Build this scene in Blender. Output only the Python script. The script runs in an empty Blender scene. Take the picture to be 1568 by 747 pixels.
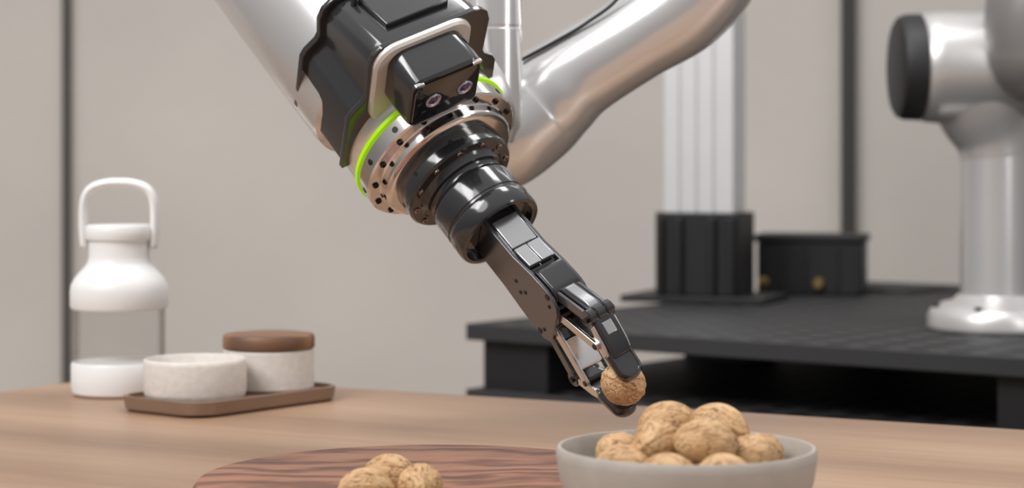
import bpy, bmesh, math, random
from mathutils import Vector, Matrix, noise
random.seed(4)
ZOOM = None
scene = bpy.context.scene
try:
    scene.view_settings.view_transform = 'Standard'
    scene.view_settings.look = 'None'
except Exception: pass

def lin(c):
    return tuple((v/255/12.92 if v/255 <= .04045 else ((v/255+.055)/1.055)**2.4) for v in c)+(1,)

# ------------------------------------------------------------------ materials
def mat(name, rgb, rough=.5, metal=0., var=.06, nscale=12., bump=0., bscale=60., coat=0., emit=0., spec=.5, alpha=1.):
    m = bpy.data.materials.new(name); m.use_nodes = True
    nt = m.node_tree; b = nt.nodes['Principled BSDF']
    col = lin(rgb)
    tc = nt.nodes.new('ShaderNodeTexCoord')
    n = nt.nodes.new('ShaderNodeTexNoise'); n.inputs['Scale'].default_value = nscale; n.inputs['Detail'].default_value = 4
    nt.links.new(tc.outputs['Object'], n.inputs['Vector'])
    cr = nt.nodes.new('ShaderNodeValToRGB')
    cr.color_ramp.elements[0].position = .3; cr.color_ramp.elements[1].position = .7
    cr.color_ramp.elements[0].color = tuple(c*(1-var) for c in col[:3])+(1,)
    cr.color_ramp.elements[1].color = tuple(min(1, c*(1+var)) for c in col[:3])+(1,)
    nt.links.new(n.outputs['Fac'], cr.inputs['Fac'])
    nt.links.new(cr.outputs['Color'], b.inputs['Base Color'])
    b.inputs['Roughness'].default_value = rough; b.inputs['Metallic'].default_value = metal
    b.inputs['Coat Weight'].default_value = coat; b.inputs['Coat Roughness'].default_value = .08
    b.inputs['Specular IOR Level'].default_value = spec
    b.inputs['Alpha'].default_value = alpha
    if emit:
        b.inputs['Emission Color'].default_value = col; b.inputs['Emission Strength'].default_value = emit
    if bump:
        n2 = nt.nodes.new('ShaderNodeTexNoise'); n2.inputs['Scale'].default_value = bscale; n2.inputs['Detail'].default_value = 5
        nt.links.new(tc.outputs['Object'], n2.inputs['Vector'])
        bp = nt.nodes.new('ShaderNodeBump'); bp.inputs['Strength'].default_value = bump; bp.inputs['Distance'].default_value = .002
        nt.links.new(n2.outputs['Fac'], bp.inputs['Height']); nt.links.new(bp.outputs['Normal'], b.inputs['Normal'])
    return m

def wood(name, stops, bands, stretch, dist, rough=.5, rot=0., fine=40, mixf=.35, dscale=1.0, warp=0.):
    m = bpy.data.materials.new(name); m.use_nodes = True
    nt = m.node_tree; b = nt.nodes['Principled BSDF']
    tc = nt.nodes.new('ShaderNodeTexCoord'); src = tc.outputs['Object']
    if warp:
        wn = nt.nodes.new('ShaderNodeTexNoise'); wn.inputs['Scale'].default_value = 7; wn.inputs['Detail'].default_value = 2
        nt.links.new(src, wn.inputs['Vector'])
        sb = nt.nodes.new('ShaderNodeVectorMath'); sb.operation = 'SUBTRACT'; sb.inputs[1].default_value = (.5, .5, .5)
        sc_ = nt.nodes.new('ShaderNodeVectorMath'); sc_.operation = 'SCALE'; sc_.inputs['Scale'].default_value = warp
        ad = nt.nodes.new('ShaderNodeVectorMath'); ad.operation = 'ADD'
        nt.links.new(wn.outputs['Color'], sb.inputs[0]); nt.links.new(sb.outputs[0], sc_.inputs[0])
        nt.links.new(src, ad.inputs[0]); nt.links.new(sc_.outputs[0], ad.inputs[1]); src = ad.outputs[0]
    mp = nt.nodes.new('ShaderNodeMapping')
    mp.inputs['Scale'].default_value = (stretch, 1, 1); mp.inputs['Rotation'].default_value = (0, 0, rot)
    nt.links.new(src, mp.inputs['Vector'])
    w = nt.nodes.new('ShaderNodeTexWave'); w.wave_type = 'BANDS'; w.bands_direction = 'Y'
    w.inputs['Scale'].default_value = bands; w.inputs['Distortion'].default_value = dist
    w.inputs['Detail'].default_value = 4; w.inputs['Detail Scale'].default_value = dscale
    nt.links.new(mp.outputs['Vector'], w.inputs['Vector'])
    n = nt.nodes.new('ShaderNodeTexNoise'); n.inputs['Scale'].default_value = fine; n.inputs['Detail'].default_value = 8
    mp2 = nt.nodes.new('ShaderNodeMapping'); mp2.inputs['Scale'].default_value = (.07, 1, 1); mp2.inputs['Rotation'].default_value = (0, 0, rot)
    nt.links.new(src, mp2.inputs['Vector']); nt.links.new(mp2.outputs['Vector'], n.inputs['Vector'])
    mx = nt.nodes.new('ShaderNodeMix'); mx.data_type = 'FLOAT'; mx.inputs[0].default_value = mixf
    nt.links.new(w.outputs['Fac'], mx.inputs[2]); nt.links.new(n.outputs['Fac'], mx.inputs[3])
    cr = nt.nodes.new('ShaderNodeValToRGB'); el = cr.color_ramp.elements
    el[0].position, el[0].color = stops[0][0], lin(stops[0][1]); el[1].position, el[1].color = stops[-1][0], lin(stops[-1][1])
    for p, c in stops[1:-1]:
        q = el.new(p); q.color = lin(c)
    nt.links.new(mx.outputs[0], cr.inputs['Fac']); nt.links.new(cr.outputs['Color'], b.inputs['Base Color'])
    b.inputs['Roughness'].default_value = rough
    return m

M_arm = mat('arm_satin_metal', (224, 223, 223), .22, .7, .03, 3)
M_armbg = mat('arm_satin_metal_far', (208, 206, 205), .32, .6, .03, 3)
M_chrome = mat('polished_flange_metal', (224, 220, 217), .12, 1., .02)
M_steel = mat('brushed_steel', (218, 216, 214), .2, 1., .05, 3)
M_black = mat('gloss_black_metal', (50, 50, 52), .15, .4, .05, coat=.6)
M_blackp = mat('black_housing_plastic', (44, 44, 46), .17, .1, .05, coat=.6)
M_panel = mat('grey_panel_gloss', (176, 176, 178), .17, .8, .03)  # lighter grey stands in for reflections on the gripper's top panels
M_gun = mat('gunmetal', (82, 82, 85), .22, .5, .05, coat=.4)
M_hole = mat('hole_shade', (12, 12, 13), .5)  # near-black colour paints the shade inside holes onto flat discs
M_screw = mat('black_screw', (30, 30, 32), .3, .6)
M_copper = mat('screw_bronze', (176, 156, 144), .25, 1.)
M_green = mat('green_status_light', (165, 225, 0), .4, emit=.3)
M_bezel = mat('camera_bezel_grey', (214, 210, 206), .4, .1, .02)
M_glassblk = mat('camera_window_black', (6, 6, 8), .06, 0, coat=1.)
M_lens = mat('lens_ring', (200, 200, 222), .2, .7)
M_rubber = mat('black_rubber', (28, 28, 30), .55)
M_bench = mat('bench_black', (30, 30, 32), .5, .2)
M_white = mat('white_plastic', (230, 229, 228), .4, 0, .01)
M_ceramic = mat('speckled_white_ceramic', (210, 203, 197), .6, 0, .06, 140, bump=.2, bscale=200)
M_bowl = mat('stone_grey_ceramic', (164, 157, 149), .6, 0, .05, 60, bump=.12, bscale=220)
M_alu = mat('anodised_aluminium', (222, 222, 223), .35, .4, .02)
M_brass = mat('brass', (176, 150, 104), .35, 1.)
M_tray = mat('tray_metal', (142, 118, 100), .35, .45)
M_lid = wood('lid_walnut_wood', [(.2, (100, 70, 50)), (.8, (140, 102, 76))], 8, .2, 3, fine=120)
M_table = wood('table_oak', [(.15, (138, 109, 88)), (.5, (158, 127, 103)), (.85, (173, 143, 118))], 1.6, .12, 5, .42, math.radians(20), 60, .6)
M_board = wood('board_walnut_wood', [(.2, (86, 52, 40)), (.36, (114, 74, 57)), (.5, (132, 88, 68)), (.8, (152, 105, 82))], 7.5, .4, 12, .4, math.radians(-5), 130, .5, 2.2, .06)
M_floor = wood('floor_wood', [(.2, (120, 100, 84)), (.8, (150, 128, 108))], 2, .2, 3)
M_trim = mat('dark_groove', (78, 72, 68), .7)
M_wall = mat('plaster_wall', (199, 193, 187), .9, 0, .06, 1.6, bump=.3, bscale=30)

# breadboard: shade inside the holes is painted as near-black dots
M_bread = bpy.data.materials.new('breadboard_black'); M_bread.use_nodes = True
nt = M_bread.node_tree; b = nt.nodes['Principled BSDF']
tc = nt.nodes.new('ShaderNodeTexCoord')
v1 = nt.nodes.new('ShaderNodeVectorMath'); v1.operation = 'MULTIPLY'; v1.inputs[1].default_value = (17, 17, 0)
v2 = nt.nodes.new('ShaderNodeVectorMath'); v2.operation = 'FRACTION'
v3 = nt.nodes.new('ShaderNodeVectorMath'); v3.operation = 'DISTANCE'; v3.inputs[1].default_value = (.5, .5, 0)
cr = nt.nodes.new('ShaderNodeValToRGB'); cr.color_ramp.elements[0].position = .27; cr.color_ramp.elements[1].position = .32
cr.color_ramp.elements[0].color = (.002, .002, .002, 1); cr.color_ramp.elements[1].color = lin((54, 54, 56))
nt.links.new(tc.outputs['Object'], v1.inputs[0]); nt.links.new(v1.outputs[0], v2.inputs[0]); nt.links.new(v2.outputs[0], v3.inputs[0])
nt.links.new(v3.outputs['Value'], cr.inputs['Fac']); nt.links.new(cr.outputs['Color'], b.inputs['Base Color'])
b.inputs['Roughness'].default_value = .6; b.inputs['Specular IOR Level'].default_value = .25

# thin clear glass: more reflective and less transparent at grazing angles
M_glass = mat('clear_glass', (120, 110, 100), .06, 0, 0, spec=1.)
nt = M_glass.node_tree; b = nt.nodes['Principled BSDF']
lw = nt.nodes.new('ShaderNodeLayerWeight'); lw.inputs['Blend'].default_value = .5
mr = nt.nodes.new('ShaderNodeMapRange'); mr.inputs['From Min'].default_value = .45; mr.inputs['To Min'].default_value = .05; mr.inputs['To Max'].default_value = .55
nt.links.new(lw.outputs['Facing'], mr.inputs['Value']); nt.links.new(mr.outputs['Result'], b.inputs['Alpha'])

# walnut shell
M_nut = bpy.data.materials.new('walnut_shell'); M_nut.use_nodes = True
nt = M_nut.node_tree; b = nt.nodes['Principled BSDF']; L = nt.links.new
tc = nt.nodes.new('ShaderNodeTexCoord')
mp = nt.nodes.new('ShaderNodeMapping'); mp.inputs['Scale'].default_value = (.45, 1, 1); L(tc.outputs['Object'], mp.inputs['Vector'])
def nz(sc, det, dis):
    n = nt.nodes.new('ShaderNodeTexNoise'); n.inputs['Scale'].default_value = sc; n.inputs['Detail'].default_value = det
    n.inputs['Distortion'].default_value = dis; L(mp.outputs['Vector'], n.inputs['Vector']); return n
def ramp(stops, src):
    cr = nt.nodes.new('ShaderNodeValToRGB'); e = cr.color_ramp.elements
    e[0].position, e[0].color = stops[0]; e[1].position, e[1].color = stops[-1]
    for p, c in stops[1:-1]: q = e.new(p); q.color = c
    L(src, cr.inputs['Fac']); return cr
def mul(a, b_, f):
    mx = nt.nodes.new('ShaderNodeMix'); mx.data_type = 'RGBA'; mx.blend_type = 'MULTIPLY'; mx.inputs[0].default_value = f
    L(a, mx.inputs[6]); L(b_, mx.inputs[7]); return mx.outputs[2]
n1 = nz(55, 5, .8); n2 = nz(100, 2, .7); n3 = nz(330, 4, .5)
c1 = ramp([(.3, lin((174, 132, 88))), (.65, lin((210, 175, 130)))], n1.outputs['Fac'])
c2 = ramp([(.465, (1, 1, 1, 1)), (.495, (.42, .3, .2, 1)), (.505, (.42, .3, .2, 1)), (.535, (1, 1, 1, 1))], n2.outputs['Fac'])
c3 = ramp([(.31, (.36, .24, .15, 1)), (.41, (1, 1, 1, 1))], n3.outputs['Fac'])
o1 = mul(c1.outputs['Color'], c2.outputs['Color'], .6); o2 = mul(o1, c3.outputs['Color'], .85)
L(o2, b.inputs['Base Color'])
hm = mul(c2.outputs['Color'], c3.outputs['Color'], 1.)
bp = nt.nodes.new('ShaderNodeBump'); bp.inputs['Strength'].default_value = .65; bp.inputs['Distance'].default_value = .0008
L(hm, bp.inputs['Height']); L(bp.outputs['Normal'], b.inputs['Normal'])
b.inputs['Roughness'].default_value = .55

# ------------------------------------------------------------------ mesh helpers
def empty(name, M=None):
    e = bpy.data.objects.new(name, None); e.empty_display_size = .05
    scene.collection.objects.link(e)
    if M is not None: e.matrix_basis = M
    return e

def obj(name, data, material, parent=None, M=None, world=False, bevel=0, seg=3, ang=35):
    me = bpy.data.meshes.new(name)
    if isinstance(data, bmesh.types.BMesh):
        bmesh.ops.recalc_face_normals(data, faces=data.faces)
        data.to_mesh(me); data.free()
    else:
        me.from_pydata(*[data[0], [], data[1]])
        bm = bmesh.new(); bm.from_mesh(me); bmesh.ops.recalc_face_normals(bm, faces=bm.faces); bm.to_mesh(me); bm.free()
    for p in me.polygons: p.use_smooth = True
    me.set_sharp_from_angle(angle=math.radians(ang))
    me.materials.append(material)
    o = bpy.data.objects.new(name, me); scene.collection.objects.link(o)
    if M is not None: o.matrix_basis = M
    if parent is not None:
        o.parent = parent
        if world: o.matrix_parent_inverse = parent.matrix_basis.inverted()
    if bevel:
        md = o.modifiers.new('bevel', 'BEVEL'); md.width = bevel; md.segments = seg; md.limit_method = 'ANGLE'
        md.angle_limit = math.radians(30); md.harden_normals = False
    return o

def lathe(profile, seg=96):
    vs, fs, rings = [], [], []
    for r, z in profile:
        if r < 1e-9:
            rings.append([len(vs)]); vs.append((0, 0, z))
        else:
            rings.append(list(range(len(vs), len(vs)+seg)))
            for i in range(seg):
                a = 2*math.pi*i/seg; vs.append((r*math.cos(a), r*math.sin(a), z))
    for A, B in zip(rings, rings[1:]):
        if len(A) == 1 and len(B) == 1: continue
        for i in range(seg):
            j = (i+1) % seg
            if len(A) == 1: fs.append((A[0], B[i], B[j]))
            elif len(B) == 1: fs.append((A[i], A[j], B[0]))
            else: fs.append((A[i], A[j], B[j], B[i]))
    return vs, fs

def prism(outline, a0, a1, axis='x'):
    def P(p, a): return {'x': (a, p[0], p[1]), 'y': (p[0], a, p[1]), 'z': (p[0], p[1], a)}[axis]
    n = len(outline)
    vs = [P(p, a0) for p in outline]+[P(p, a1) for p in outline]
    fs = [tuple(range(n)), tuple(range(n, 2*n))]+[(i, (i+1) % n, n+(i+1) % n, n+i) for i in range(n)]
    return vs, fs

def box(x0, x1, y0, y1, z0, z1):
    return prism([(x0, y0), (x1, y0), (x1, y1), (x0, y1)], z0, z1, 'z')

def loft(secs):
    n = len(secs[0]); vs = [p for s in secs for p in s]; fs = [tuple(range(n)), tuple(range(len(vs)-n, len(vs)))]
    for k in range(len(secs)-1):
        for i in range(n):
            j = (i+1) % n; fs.append((k*n+i, k*n+j, (k+1)*n+j, (k+1)*n+i))
    return vs, fs

def rrect(cx, cy, w, h, r, z, k=6):
    pts = []
    for sx, sy, a0 in ((1, 1, 0), (-1, 1, 90), (-1, -1, 180), (1, -1, 270)):
        for i in range(k+1):
            a = math.radians(a0+90*i/k)
            pts.append((cx+sx*(w/2-r)+r*math.cos(a), cy+sy*(h/2-r)+r*math.sin(a), z))
    return pts

def catmull(P, n):
    out = []; P = [P[0]]+list(P)+[P[-1]]
    for i in range(1, len(P)-2):
        for k in range(n):
            t = k/n; p0, p1, p2, p3 = P[i-1:i+3]
            out.append([.5*((2*b)+(-a+c)*t+(2*a-5*b+4*c-d)*t*t+(-a+3*b-3*c+d)*t**3) for a, b, c, d in zip(p0, p1, p2, p3)])
    out.append(list(P[-2])); return out

def sweep(pts, seg=32, n=8, capround=True, flat=1.0):
    C = catmull([list(p) for p in pts], n)
    V = [Vector(c[:3]) for c in C]; R = [c[3] for c in C]
    if capround:
        d0 = (V[0]-V[1]).normalized(); d1 = (V[-1]-V[-2]).normalized(); v0, r0, v1, r1 = V[0], R[0], V[-1], R[-1]
        hs = [math.radians(a) for a in (85, 70, 50, 30, 12)]
        V = [v0+d0*r0*math.sin(h) for h in hs]+V+[v1+d1*r1*math.sin(h) for h in reversed(hs)]
        R = [r0*math.cos(h) for h in hs]+R+[r1*math.cos(h) for h in reversed(hs)]
    T = []
    for i in range(len(V)):
        a = V[max(0, i-1)]; b_ = V[min(len(V)-1, i+1)]; T.append((b_-a).normalized())
    ref = Vector((0, 1, 0)) if abs(T[0].y) < .9 else Vector((1, 0, 0))
    N = (ref-T[0]*ref.dot(T[0])).normalized(); secs = []
    for v, r, t in zip(V, R, T):
        N = (N-t*N.dot(t)).normalized(); B = t.cross(N)
        secs.append([tuple(v+N*(r*flat*math.cos(2*math.pi*i/seg))+B*(r*math.sin(2*math.pi*i/seg))) for i in range(seg)])
    return loft(secs)

def merge(datas):
    vs, fs = [], []
    for v, f in datas:
        o = len(vs); vs += list(v); fs += [tuple(i+o for i in q) for q in f]
    return vs, fs

def xf(data, M):
    return [tuple(M @ Vector(v)) for v in data[0]], data[1]

def stadium(p, q, r, k=8):
    p, q = Vector(p), Vector(q); d = (q-p).normalized(); a0 = math.atan2(d.y, d.x); out = []
    for c, s in ((q, -90), (p, 90)):
        for i in range(k+1):
            a = a0+math.radians(s+180*i/k); out.append((c.x+r*math.cos(a), c.y+r*math.sin(a)))
    return out

RX = Matrix.Rotation(math.pi/2, 4, 'Y')   # z -> x

def screws(n, r, z, rad, h, off=0):
    L = []
    for i in range(n):
        a = 2*math.pi*i/n+off
        prof = [(0, 0), (rad, 0), (rad, h*.8), (rad*.85, h), (rad*.5, h), (rad*.5, h*.4), (0, h*.4)]
        L.append(xf(lathe(prof, 12), Matrix.Translation((r*math.cos(a), r*math.sin(a), z))))
    return merge(L)

# ------------------------------------------------------------------ camera
CZ = .25
cam = bpy.data.cameras.new('camera'); co = bpy.data.objects.new('camera', cam); scene.collection.objects.link(co)
co.location = (0, 0, CZ); co.rotation_euler = (math.pi/2, 0, 0)
cam.sensor_width = 36; cam.lens = 68.88; cam.shift_y = -.0781; cam.clip_start = .05; cam.clip_end = 60
cam.dof.use_dof = True; cam.dof.focus_distance = 1.54; cam.dof.aperture_fstop = 6.0
if ZOOM:
    z, px, py = ZOOM; cam.lens = 68.88*z; cam.shift_x = (px-784)/1568*z; cam.shift_y = (251-py)/1568*z; cam.dof.aperture_fstop = 6.0*z
scene.camera = co

# ------------------------------------------------------------------ room
obj('wall_back', box(-5, 5, 4.5, 4.6, -.75, 2.4), M_wall)
obj('floor', box(-5, 5, -2, 4.5, -.80, -.75), M_floor)
obj('trim_1', box(-1.03, -1.012, 4.485, 4.5, -.75, 2.4), M_trim)
obj('trim_2', box(.755, .785, 4.47, 4.5, -.75, 2.4), mat('dark_trim', (58, 54, 52), .5))

# ------------------------------------------------------------------ table
th = math.atan2(-.461, .887)
Mt = Matrix.Translation((-.465, 2.341, 0)) @ Matrix.Rotation(th, 4, 'Z')
table = empty('dining_table', Mt)
W_, D_ = 2.0, 1.25
def rr(z, ins=0): return rrect(W_/2, -D_/2, W_-2*ins, D_-2*ins, .13, z, 12)
obj('table_top', loft([rr(-.035, .006), rr(-.03, 0), rr(-.004, 0), rr(-.001, .002), rr(0, .005)]), M_table, table)
for i, (x, y) in enumerate(((.18, -.18), (W_-.18, -.18), (.18, -D_+.18), (W_-.18, -D_+.18))):
    obj('leg_%d' % (i+1), xf(lathe([(0, -.75), (.022, -.75), (.035, -.035), (0, -.035)], 24), Matrix.Translation((x, y, 0))), M_table, table)

# ------------------------------------------------------------------ cutting board
obj('round_cutting_board', lathe([(0, 0), (.168, 0), (.174, .004), (.175, .009), (.174, .0145), (.171, .0178), (.168, .018), (0, .018)], 160), M_board, None, Matrix.Translation((-.06, 1.45, .0002)))

# ------------------------------------------------------------------ bowl
R = .0836; H = .0686
prof = [(0, 0), (.038, 0), (.042, .002), (.052, .007), (.066, .018), (.076, .033), (.0815, .048), (R, .062), (R+.0002, .066), (R-.0012, H), (R-.003, H), (R-.0042, .066), (R-.0055, .058), (.0755, .044), (.068, .028), (.055, .015), (.035, .008), (0, .007)]
bowl = obj('serving_bowl', lathe(prof, 128), M_bowl, None, Matrix.Translation((.112, 1.26, .0002)), ang=60)

# ------------------------------------------------------------------ walnuts
def walnut_mesh(seed, r=.0172, lx=1.2):
    bm = bmesh.new(); bmesh.ops.create_icosphere(bm, subdivisions=6, radius=1)
    o = Vector((seed*3.1, seed*1.7, seed*5.3))
    for v in bm.verts:
        p = v.co.normalized(); d = 1.
        d += .06*math.exp(-(p.y/.07)**2)-.035*math.exp(-(p.y/.02)**2)
        d += .09*max(0, p.x)**10+.015*max(0, -p.x)**8
        w = noise.noise(Vector((p.x*1.2, p.y*2, p.z*2))+o); d += .035*w
        g = abs(noise.noise(Vector((p.x*1.8, p.y*4.5, p.z*4.5))+o*2)); d -= .028*max(0, .12-g)/.12
        g = abs(noise.noise(Vector((p.x*4, p.y*9, p.z*9))+o*3)); d -= .014*max(0, .12-g)/.12
        v.co = Vector((p.x*lx, p.y*.97, p.z*.97))*d*r
    return bm
def walnut(name, loc, rot, seed, parent=None, r=.0172, lx=1.2):
    o = obj(name, walnut_mesh(seed, r, lx), M_nut, parent, ang=180)
    o.location = loc; o.rotation_euler = rot; return o
pile = empty('walnut_pile')
W = [(.1215, 1.236, .0735, .6, .1, .15), (.0925, 1.248, .0712, .9, .3, 1.3), (.136, 1.289, .0765, 1.2, .25, -.4), (.104, 1.302, .0765, .3, .1, .2),
     (.152, 1.252, .0622, .7, -.2, .5), (.164, 1.284, .0585, .5, .6, 1.1), (.0705, 1.234, .0590, 1.0, .1, .1), (.071, 1.273, .0605, 0, .4, .5),
     (.0955, 1.207, .0575, .5, .0, .0), (.131, 1.204, .0575, 1.4, .2, .2),
     (.112, 1.225, .036, .4, 0, .3), (.09, 1.26, .034, 1, 0, 1), (.132, 1.265, .034, 1, 0, 2), (.11, 1.30, .040, .4, 1, 0)]
for i, w in enumerate(W): walnut('walnut_%02d' % i, w[:3], w[3:], i+1, pile, .0165 if i < 4 else .0150)
walnut('walnut', (-.0610, 1.305, .0352), (.2, .1, 1.75), 21, None, .0158, 1.15)
walnut('walnut', (-.0965, 1.296, .0344), (1.2, .1, .35), 22, None, .0153)
walnut('walnut', (-.0850, 1.362, .0342), (.5, .1, .2), 23, None, .0150)

# ------------------------------------------------------------------ bottle
bot = empty('water_bottle', Matrix.Translation((-.427, 2.13, .0003)))
obj('base', lathe([(0, 0), (.046, 0), (.050, .003), (.0515, .01), (.0515, .033), (.050, .036), (0, .036)], 64), M_white, bot)
obj('glass_body', lathe([(.0500, .0365), (.0500, .094), (.0475, .094), (.0475, .0365), (.0500, .0365)], 64), M_glass, bot)
obj('shoulder', lathe([(0, .093), (.051, .093), (.0525, .096), (.0525, .113), (.0515, .119), (.048, .126), (.042, .133), (.0365, .139), (.0335, .144), (.0325, .150), (.0325, .166), (.035, .168), (.036, .172), (.036, .181), (.034, .184), (0, .184)], 64), M_white, bot)
hp = [(-.0375, 0, .162), (-.0390, 0, .185), (-.0375, 0, .210), (-.030, 0, .223), (-.015, 0, .2285), (0, 0, .2295), (.015, 0, .2285), (.030, 0, .223), (.0375, 0, .210), (.0390, 0, .185), (.0375, 0, .162)]
obj('handle', sweep([p+(.0050,) for p in hp], 16, 8, True, 1.8), M_white, bot)

# ------------------------------------------------------------------ tray, cup, jar
tray = empty('serving_tray', Matrix.Translation((-.291, 2.035, .0003)) @ Matrix.Rotation(math.atan2(.081, .0625), 4, 'Z'))
def tr(w, h, z): return rrect(0, 0, w, h, .028, z, 8)
obj('tray_body', loft([tr(.205, .118, 0), tr(.212, .124, .003), tr(.214, .126, .015), tr(.208, .120, .0155), tr(.206, .118, .011)]), M_tray, tray)
obj('ceramic_cup', lathe([(0, 0), (.046, 0), (.050, .002), (.0518, .008), (.0522, .036), (.0515, .040), (.0500, .041), (.0485, .039), (.048, .008), (0, .006)], 72), M_ceramic, None, Matrix.Translation((-.3225, 1.995, .0116)), ang=60)
jar = empty('lidded_jar', Matrix.Translation((-.258, 2.079, .0116)))
obj('jar_body', lathe([(0, 0), (.044, 0), (.0475, .003), (.048, .041), (.046, .043), (0, .043)], 72), M_ceramic, jar)
obj('jar_lid', lathe([(0, .0435), (.0475, .0435), (.0485, .045), (.0485, .055), (.047, .058), (.042, .059), (0, .058)], 72), M_lid, jar)

# ------------------------------------------------------------------ equipment bench
pa = math.atan2(-.6, .8)
Mp = Matrix.Translation((-.071, 3.0, .006)) @ Matrix.Rotation(pa, 4, 'Z')
bench = empty('equipment_bench', Mp)
obj('top_slab', box(0, 1.9, 0, 1.35, -.025, 0), M_bread, bench, bevel=.002)
obj('lower_shelf', box(0, 1.9, 0, 1.35, -.125, -.100), M_bread, bench, bevel=.002)
spc = []
for x in (.02, .85, 1.7):
    for y in (.02, .6, 1.2): spc.append(box(x, x+.12, y, y+.12, -.100, -.025))
obj('spacer_blocks', merge(spc), M_bench, bench)
spc = [box(x, x+.07, y, y+.07, -.756, -.125) for x in (.03, 1.8) for y in (.03, 1.25)]
obj('legs', merge(spc), M_bench, bench)

# post
post = empty('aluminium_post', Matrix.Translation((.345, 3.50, .0065)) @ Matrix.Rotation(math.radians(-22), 4, 'Z'))
def slot_outline(w, d):
    s, dp = .005, .006; pts = []
    hx, hy = w/2, d/2
    xs = [-w/4, 0, w/4]; ys = [0]
    for x in xs: pts += [(x-s, -hy), (x-s, -hy+dp), (x+s, -hy+dp), (x+s, -hy)]
    pts = [(-hx, -hy)]+pts+[(hx, -hy)]
    for y in ys: pts += [(hx, y-s), (hx-dp, y-s), (hx-dp, y+s), (hx, y+s)]
    pts += [(hx, hy), (-hx, hy)]
    return pts
obj('extrusion', prism(slot_outline(.125, .085), .012, 1.1, 'z'), M_alu, post)
obj('base_plate', box(-.13, .13, -.09, .09, 0, .012), M_bench, post, bevel=.002)
obj('clamp', merge([box(-.076, .076, -.055, .055, .012, .158)]+[box(x-.006, x+.006, -.068, -.053, .012, .15) for x in (-.065, -.03, .03, .065)]), M_bench, post, bevel=.003)

# control box
cb = empty('control_box', Matrix.Translation((.568, 3.70, .0065)) @ Matrix.Rotation(math.radians(-14), 4, 'Z'))
obj('case', box(-.098, .098, -.06, .06, 0, .098), M_bench, cb, bevel=.004)
obj('lid', box(-.103, .103, -.065, .065, .098, .112), M_bench, cb, bevel=.003)
obj('face_ridges', merge([box(x-.003, x+.003, -.066, -.058, .01, .09) for x in (-.09, -.05, -.01, .05, .09)]), M_bench, cb)
obj('knobs', merge([xf(lathe([(0, 0), (.011, 0), (.011, .012), (.008, .016), (0, .016)], 24), Matrix.Translation((x, -.06, .022)) @ Matrix.Rotation(math.pi/2, 4, 'X')) for x in (-.085, .016)]), M_brass, cb)
obj('power_cable', sweep([(.67, 3.70, .012, .004), (.74, 3.66, .012, .004), (.82, 3.72, .012, .004), (.92, 3.66, .012, .004), (1.0, 3.6, .012, .004)], 10), M_rubber, None)

# ------------------------------------------------------------------ background robot
rb = empty('robot_arm', Matrix.Translation((.711, 2.88, .0065)))
obj('base_flange', lathe([(0, 0), (.096, 0), (.099, .004), (.099, .02), (.094, .030), (.078, .040), (.062, .044), (.055, .052), (0, .052)], 72), M_armbg, rb)
obj('column', lathe([(0, .05), (.051, .05), (.051, .25), (.051, .27), (0, .27)], 72), M_armbg, rb, ang=50)
obj('elbow', sweep([(0, 0, .255, .0512), (-.004, 0, .28, .055), (-.014, 0, .315, .068), (-.022, 0, .35, .077), (-.024, 0, .385, .080)], 64), M_armbg, rb, ang=60)
obj('shoulder', xf(lathe([(0, -.115), (.074, -.115), (.080, -.108), (.082, -.09), (.082, .12), (.07, .14), (0, .14)], 72), Matrix.Translation((0, -.01, .385)) @ RX), M_armbg, rb)
obj('shoulder_cap', xf(lathe([(0, -.150), (.066, -.150), (.073, -.146), (.077, -.137), (.078, -.115), (0, -.115)], 72), Matrix.Translation((0, -.01, .385)) @ RX), M_rubber, rb)
obj('upper_link', sweep([(.034, -.08, .40, .068), (.034, -.085, .47, .068), (.05, -.08, .6, .06), (.08, -.06, .8, .05)], 40), mat('link_grey', (130, 127, 126), .4, .3), rb)
obj('base_bolts', screws(6, .086, .034, .006, .004), M_screw, rb)

# ------------------------------------------------------------------ foreground arm frames
S = .00056
def frame(px, py, Y, ix, iz, theta, roll):
    c, s = math.cos(theta), math.sin(theta)
    a = Vector((ix*c, -s, -iz*c)); n1 = Vector((iz, 0, ix)); n2 = Vector((-s*ix, -c, s*iz))
    d = n1*math.sin(roll)+n2*math.cos(roll); t = d.cross(a)
    O = Vector(((px-784)*Y/3000, Y, CZ-(py-251)*Y/3000))
    M = Matrix((t, d, a)).transposed().to_4x4()*1.0
    M = Matrix.Translation(O) @ M @ Matrix.Scale(S, 4)
    return M
A = frame(690, 255, 1.68, .611, .7915, math.radians(27), math.radians(28))
G = frame(688, 258, 1.68, .640, .768, math.radians(27), math.radians(28))

arm = empty('robot_arm', A)
obj('wrist_shell', lathe([(0, -62), (118, -62), (126, -64), (129, -70), (129, -158), (127, -160), (127, -163), (134, -164), (140, -170), (142, -182), (146, -420), (146, -700), (120, -730), (0, -740)], 128), M_arm, arm)
obj('tool_flange', lathe([(0, -52), (128, -52), (131, -50), (131, -27), (128.5, -24), (113, -22.5), (111, -20), (111, -6), (108, -2), (102, 0), (0, 0)], 160), M_chrome, arm)
obj('status_ring', lathe([(100, -62), (131, -62), (134, -60), (134, -54), (131, -52), (100, -52)], 160), M_green, arm)
obj('flange_screws', screws(16, 120, -24, 5, 4), M_screw, arm)
obj('flange_side_holes', merge([xf(lathe([(0, 0), (5, 0), (5, 1.2), (0, 1.2)], 16), Matrix.Rotation(math.radians(a+11), 4, 'Z') @ Matrix.Translation((130.5, 0, -38)) @ RX) for a in range(0, 360, 30)]), M_hole, arm)
obj('wrist_side_boss', xf(lathe([(0, 40), (72, 40), (78, 60), (78, 138), (74, 146), (66, 148), (0, 148)], 64), Matrix.Translation((0, -20, -112)) @ RX), M_arm, arm)
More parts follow.
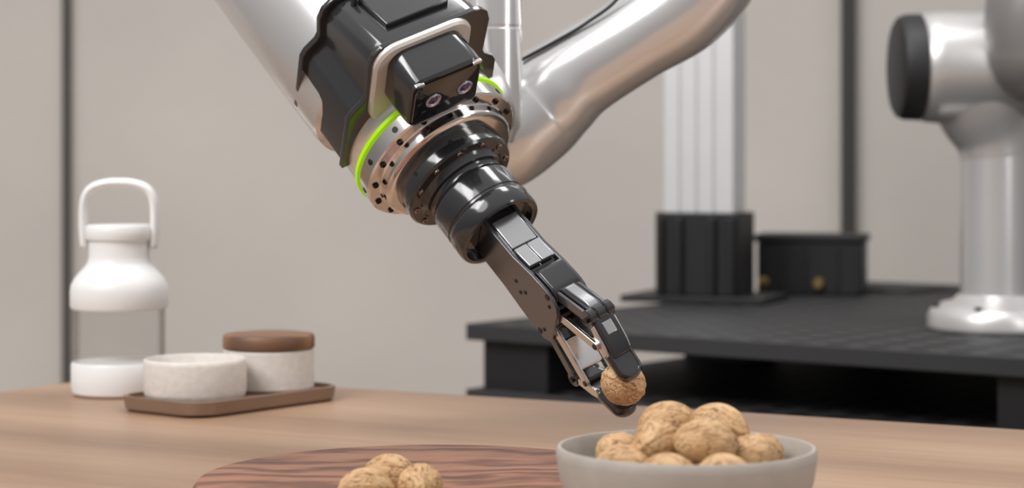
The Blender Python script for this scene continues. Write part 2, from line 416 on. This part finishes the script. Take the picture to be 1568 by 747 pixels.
def wp(px, py, Y=1.95): return ((px-784)*Y/3000, Y, CZ-(py-251)*Y/3000)
obj('curved_link', sweep([wp(735, 232, 1.93)+(.048,), wp(770, 208, 1.94)+(.053,), wp(815, 170)+(.054,), wp(850, 140)+(.050,), wp(890, 109)+(.0455,), wp(972, 58)+(.044,), wp(1048, 5)+(.049,), wp(1095, -70)+(.052,), wp(1105, -200)+(.052,), wp(1105, -330)+(.052,)], 64, 10), M_arm, arm, world=True)
obj('joint_column', xf(lathe([(0, -.03), (.02, -.025), (.027, -.01), (.028, .01), (.028, .082), (.0272, .083), (.0272, .085), (.028, .086), (.028, .2), (0, .21)], 64), Matrix.Translation((-.0185, 1.862, .295))), M_arm, arm, world=True)
obj('cable', sweep([wp(800, 91, 1.92)+(.0018,), wp(850, 64, 1.92)+(.0018,), wp(900, 34, 1.92)+(.0018,), wp(950, -8, 1.92)+(.0018,), wp(970, -80, 1.92)+(.0018,)], 10), M_rubber, arm, world=True)

# ------------------------------------------------------------------ stereo camera + hood
sc = empty('stereo_camera', A)
def hood(z, top, g=0, cx=-6):
    hs = [(128, -20), (124, 88), (118, 100), (100, 116), (96, 126), (98, top-34), (92, top-14), (78, top-2), (66, top)]
    R_ = [(x+g, y+(g if y > 0 else 0)) for x, y in hs]
    pts = [(cx+x, y, z) for x, y in R_]+[(cx-x, y, z) for x, y in reversed(R_)]
    return pts
obj('hood', loft([hood(-226, 196), hood(-110, 228), hood(-92, 230)]), M_blackp, sc, bevel=3)
obj('hood_back_rim', loft([hood(-232, 194, 9), hood(-222, 196, 9)]), M_blackp, sc, bevel=2)
obj('hood_front_rim', loft([hood(-96, 229, 7), hood(-86, 230, 7)]), M_blackp, sc, bevel=2)
obj('top_panel', loft([[(-60, 203, -215), (48, 203, -215), (48, 209, -215), (-60, 209, -215)], [(-60, 222, -125), (48, 222, -125), (48, 233, -125), (-60, 233, -125)]]), M_blackp, sc, bevel=3)
obj('bezel', loft([rrect(-22, 155, 166, 168, 36, -86), rrect(-22, 155, 166, 168, 36, -80), rrect(-22, 155, 160, 162, 34, -76)]), M_bezel, sc)
CX, CY = -22, 174
obj('body', loft([rrect(CX, CY, 126, 108, 28, -80), rrect(CX, CY, 126, 108, 26, -70), rrect(CX, CY, 123, 105, 20, -30), rrect(CX, CY, 121, 103, 19, -18), rrect(CX, CY, 116, 98, 17, -14)]), M_blackp, sc, ang=25)
obj('window', loft([rrect(CX, CY-1, 111, 88, 14, -15), rrect(CX, CY-1, 111, 88, 14, -12), rrect(CX, CY-1, 107, 84, 13, -11)]), M_glassblk, sc)
obj('trim_clips', merge([loft([rrect(CX+sx*49, CY+46, 16, 5, 2.2, -16), rrect(CX+sx*49, CY+46, 16, 5, 2.2, -11)]) for sx in (-1, 1)]), M_steel, sc)
M_lg = mat('lens_glass', (60, 60, 95), .05, .4, coat=1)
for i, sx in enumerate((-1, 1)):
    T = Matrix.Translation((CX+5+sx*27, CY, -11.2))
    obj('lens_ring_%d' % i, xf(lathe([(8, 0), (13, 0), (13, 1.5), (11.5, 2.6), (9, 1.5), (8, 0)], 48), T), M_lens, sc)
    obj('lens_%d' % i, xf(lathe([(0, 0), (8, 0), (7, 1.6), (4.5, 2.8), (0, 3.4)], 32), T), M_lg, sc)
obj('signal_cable', sweep([(-70, 200, -200, 4), (-60, 225, -215, 4), (-45, 240, -260, 4), (-30, 235, -330, 4), (-20, 200, -420, 4), (-10, 140, -500, 4)], 12), M_rubber, sc)

# ------------------------------------------------------------------ gripper
gr = empty('robot_gripper', G)
obj('mount_ring', lathe([(0, -6), (90, -6), (92, -3), (92, 29), (89, 33), (74, 34), (72, 37), (70, 46), (64, 47), (62, 50), (62, 58), (64, 61), (68, 63), (69, 67), (69, 100), (67.5, 101.5), (67.5, 105), (69, 106.5), (70, 110), (70, 134), (68, 138), (62, 139), (59, 137), (57, 126), (0, 126)], 128), M_black, gr)
obj('mount_screws', screws(12, 81.5, 32.5, 5, 3.5, .15), M_copper, gr)
obj('ring_side_holes', merge([xf(lathe([(0, 0), (4, 0), (4, 1.2), (0, 1.2)], 14), Matrix.Rotation(math.radians(a+10), 4, 'Z') @ Matrix.Translation((91.2, 0, 14)) @ RX) for a in range(0, 360, 45)]), M_hole, gr)
plate = [(-43, 126), (-44, 200), (-49, 240), (-52, 285), (-50, 303), (-42, 315), (-30, 320), (30, 320), (42, 315), (50, 303), (52, 285), (48, 250), (38, 205), (36, 126)]
obj('side_plate_a', prism(plate, -30, -24), M_gun, gr, bevel=1.2)
obj('side_plate_b', prism(plate, 24, 30), M_gun, gr, bevel=1.2)
obj('palm', merge([prism([(-40, 126), (-41, 240), (-30, 262), (30, 262), (40, 240), (35, 205), (34, 126)], -24, 24)]), M_black, gr, bevel=1.5)
obj('top_panel', box(-22, 22, 33, 40, 140, 194), M_panel, gr, bevel=1.5)
T = Matrix.Translation((0, 36, 198)) @ Matrix.Rotation(math.radians(-10), 4, 'X')
obj('split_panels', merge([xf(box(-22, -.8, 0, 6, 0, 40), T), xf(box(.8, 22, 0, 6, 0, 40), T)]), M_panel, gr, bevel=1.)
obj('plate_holes', merge([xf(lathe([(0, 0), (3, 0), (3, 1), (0, 1)], 14), Matrix.Translation((sx*30.2, y, z)) @ Matrix.Rotation(sx*math.pi/2, 4, 'Y')) for sx in (-1, 1) for y, z in ((-2, 222), (-14, 236), (-2, 246), (-30, 300), (30, 300))]), M_hole, gr)
for nm, sg in (('a', 1), ('b', -1)):
    F = lambda pts: [(sg*y, z) for y, z in pts]
    obj('knuckle_cover_'+nm, prism(F(stadium((44, 262), (46, 290), 15, 10)), -23, 23), M_black, gr, bevel=2)
    obj('knuckle_pin_'+nm, xf(lathe([(0, -31), (5, -31), (5, 31), (0, 31)], 24), Matrix.Translation((0, sg*44, 292)) @ RX), M_screw, gr)
    obj('proximal_link_'+nm, prism(F(stadium((46, 292), (80, 370), 10)), -13, 13), M_black, gr, bevel=2)
    obj('proximal_inlay_'+nm, prism(F(stadium((55, 308), (75, 352), 11)), -8, 8), M_panel, gr, bevel=1)
    obj('proximal_cheek_'+nm, merge([prism(F(stadium((46, 292), (80, 370), 8)), x, x+5) for x in (-20, 15)]), M_gun, gr, bevel=1)
    ik = []
    for x in (-24, 19): ik.append(prism(F(stadium((14, 300), (50, 398), 7)), x, x+5))
    obj('inner_link_'+nm, merge(ik), M_steel, gr, bevel=1)
    obj('inner_bridge_'+nm, prism(F(stadium((26, 336), (42, 378), 4)), -19, 19), M_steel, gr, bevel=1)
    obj('pins_'+nm, merge([xf(lathe([(0, -25), (4.5, -25), (4.5, 25), (0, 25)], 20), Matrix.Translation((0, sg*y, z)) @ RX) for y, z in ((80, 370), (50, 398), (14, 300))]), M_screw, gr)
    obj('hinge_barrel_'+nm, merge([xf(lathe([(0, a), (11, a), (12.5, a+1.5), (12.5, b_-1.5), (11, b_), (0, b_)], 28), Matrix.Translation((0, sg*81, 369)) @ RX) for a, b_ in ((-21, -9), (-7.5, 7.5), (9, 21))]), M_black, gr)
    dist = F([(74, 362), (84, 366), (87, 376), (78, 400), (68, 420), (58, 432), (48, 430), (44, 420), (49, 406), (58, 392), (66, 376)])
    obj('distal_link_'+nm, prism(dist, -16, 16), M_black, gr, bevel=2.5)
    obj('distal_inlay_'+nm, prism(F([(84, 386), (77, 404), (72, 402), (79, 384)]), -8, 8), M_panel, gr, bevel=1)
    obj('distal_cheek_'+nm, merge([prism(F([(68, 378), (78, 382), (64, 414), (56, 424), (48, 424), (45, 416), (52, 400)]), x, x+4) for x in (-20, 16)]), M_steel, gr, bevel=1)
    tz, ty = (423, 49) if sg > 0 else (434, 51)
    tipM = Matrix.Translation((0, sg*ty, tz)) @ Matrix.Rotation(sg*math.radians(14), 4, 'X')
    pts = lambda w, l, r, z: [(p[0], p[2], p[1]) for p in rrect(0, 10, w, l, r, z, 8)]
    obj('fingertip_'+nm, xf(loft([pts(34, 60, 16, -9*1), pts(40, 66, 19, -5), pts(40, 66, 19, 4), pts(34, 60, 16, 9), pts(29, 55, 13.5, 9.3), pts(27, 53, 12.5, 7.5)] if sg > 0 else [pts(27, 53, 12.5, -7.5), pts(29, 55, 13.5, -9.3), pts(34, 60, 16, -9), pts(40, 66, 19, -4), pts(40, 66, 19, 5), pts(34, 60, 16, 9)]), tipM), M_black, gr, bevel=0, ang=40)
    obj('fingertip_pad_'+nm, xf(loft([pts(30, 50, 14, -sg*12), pts(36, 58, 17, -sg*8)]), tipM), M_rubber, gr)
loc = G @ Vector((0, 0, 447))
walnut('walnut', loc, (1.9, .35, 1.0), 9, None, .0182, 1.12)

# ------------------------------------------------------------------ lights
def area(name, loc, tgt, size, power, col=(1, 1, 1), sy=None):
    l = bpy.data.lights.new(name, 'AREA'); l.energy = power; l.size = size; l.color = col
    if sy: l.shape = 'RECTANGLE'; l.size_y = sy
    o = bpy.data.objects.new(name, l); scene.collection.objects.link(o)
    o.location = loc; o.rotation_euler = (Vector(tgt)-Vector(loc)).to_track_quat('-Z', 'Y').to_euler()
    return o
area('softbox_key', (-1.6, .6, 2.1), (0, 1.7, .1), 1.2, 42, (1, .995, .985))
area('softbox_top', (.4, 2.2, 2.3), (.1, 1.8, 0), 1.0, 22, (1, .99, .98), .5)
area('strip_side', (1.7, .9, .9), (0, 1.6, .2), .25, 9, (1, .985, .97), 1.4)
sun = bpy.data.lights.new('fill_sun', 'SUN'); sun.energy = 1.0; sun.angle = math.radians(30); sun.color = (1, .99, .975)  # soft sun added to brighten wall and scene; there is no window
so = bpy.data.objects.new('fill_sun', sun); scene.collection.objects.link(so)
so.rotation_euler = Vector((.55, .75, -.8)).to_track_quat('-Z', 'Y').to_euler()

w = bpy.data.worlds.new('world'); scene.world = w; w.use_nodes = True; nt = w.node_tree
bg = nt.nodes['Background']; tc = nt.nodes.new('ShaderNodeTexCoord'); sx = nt.nodes.new('ShaderNodeSeparateXYZ')
mr = nt.nodes.new('ShaderNodeMapRange'); mr.inputs['From Min'].default_value = -1; mr.inputs['From Max'].default_value = 1
cr = nt.nodes.new('ShaderNodeValToRGB'); e = cr.color_ramp.elements
e[0].position = .2; e[0].color = (.11, .10, .09, 1); e[1].position = 1; e[1].color = (.92, .92, .92, 1)
x = e.new(.5); x.color = (.27, .26, .255, 1)
nt.links.new(tc.outputs['Generated'], sx.inputs[0]); nt.links.new(sx.outputs['Z'], mr.inputs['Value'])
nt.links.new(mr.outputs['Result'], cr.inputs['Fac']); nt.links.new(cr.outputs['Color'], bg.inputs['Color'])
bg.inputs['Strength'].default_value = .95
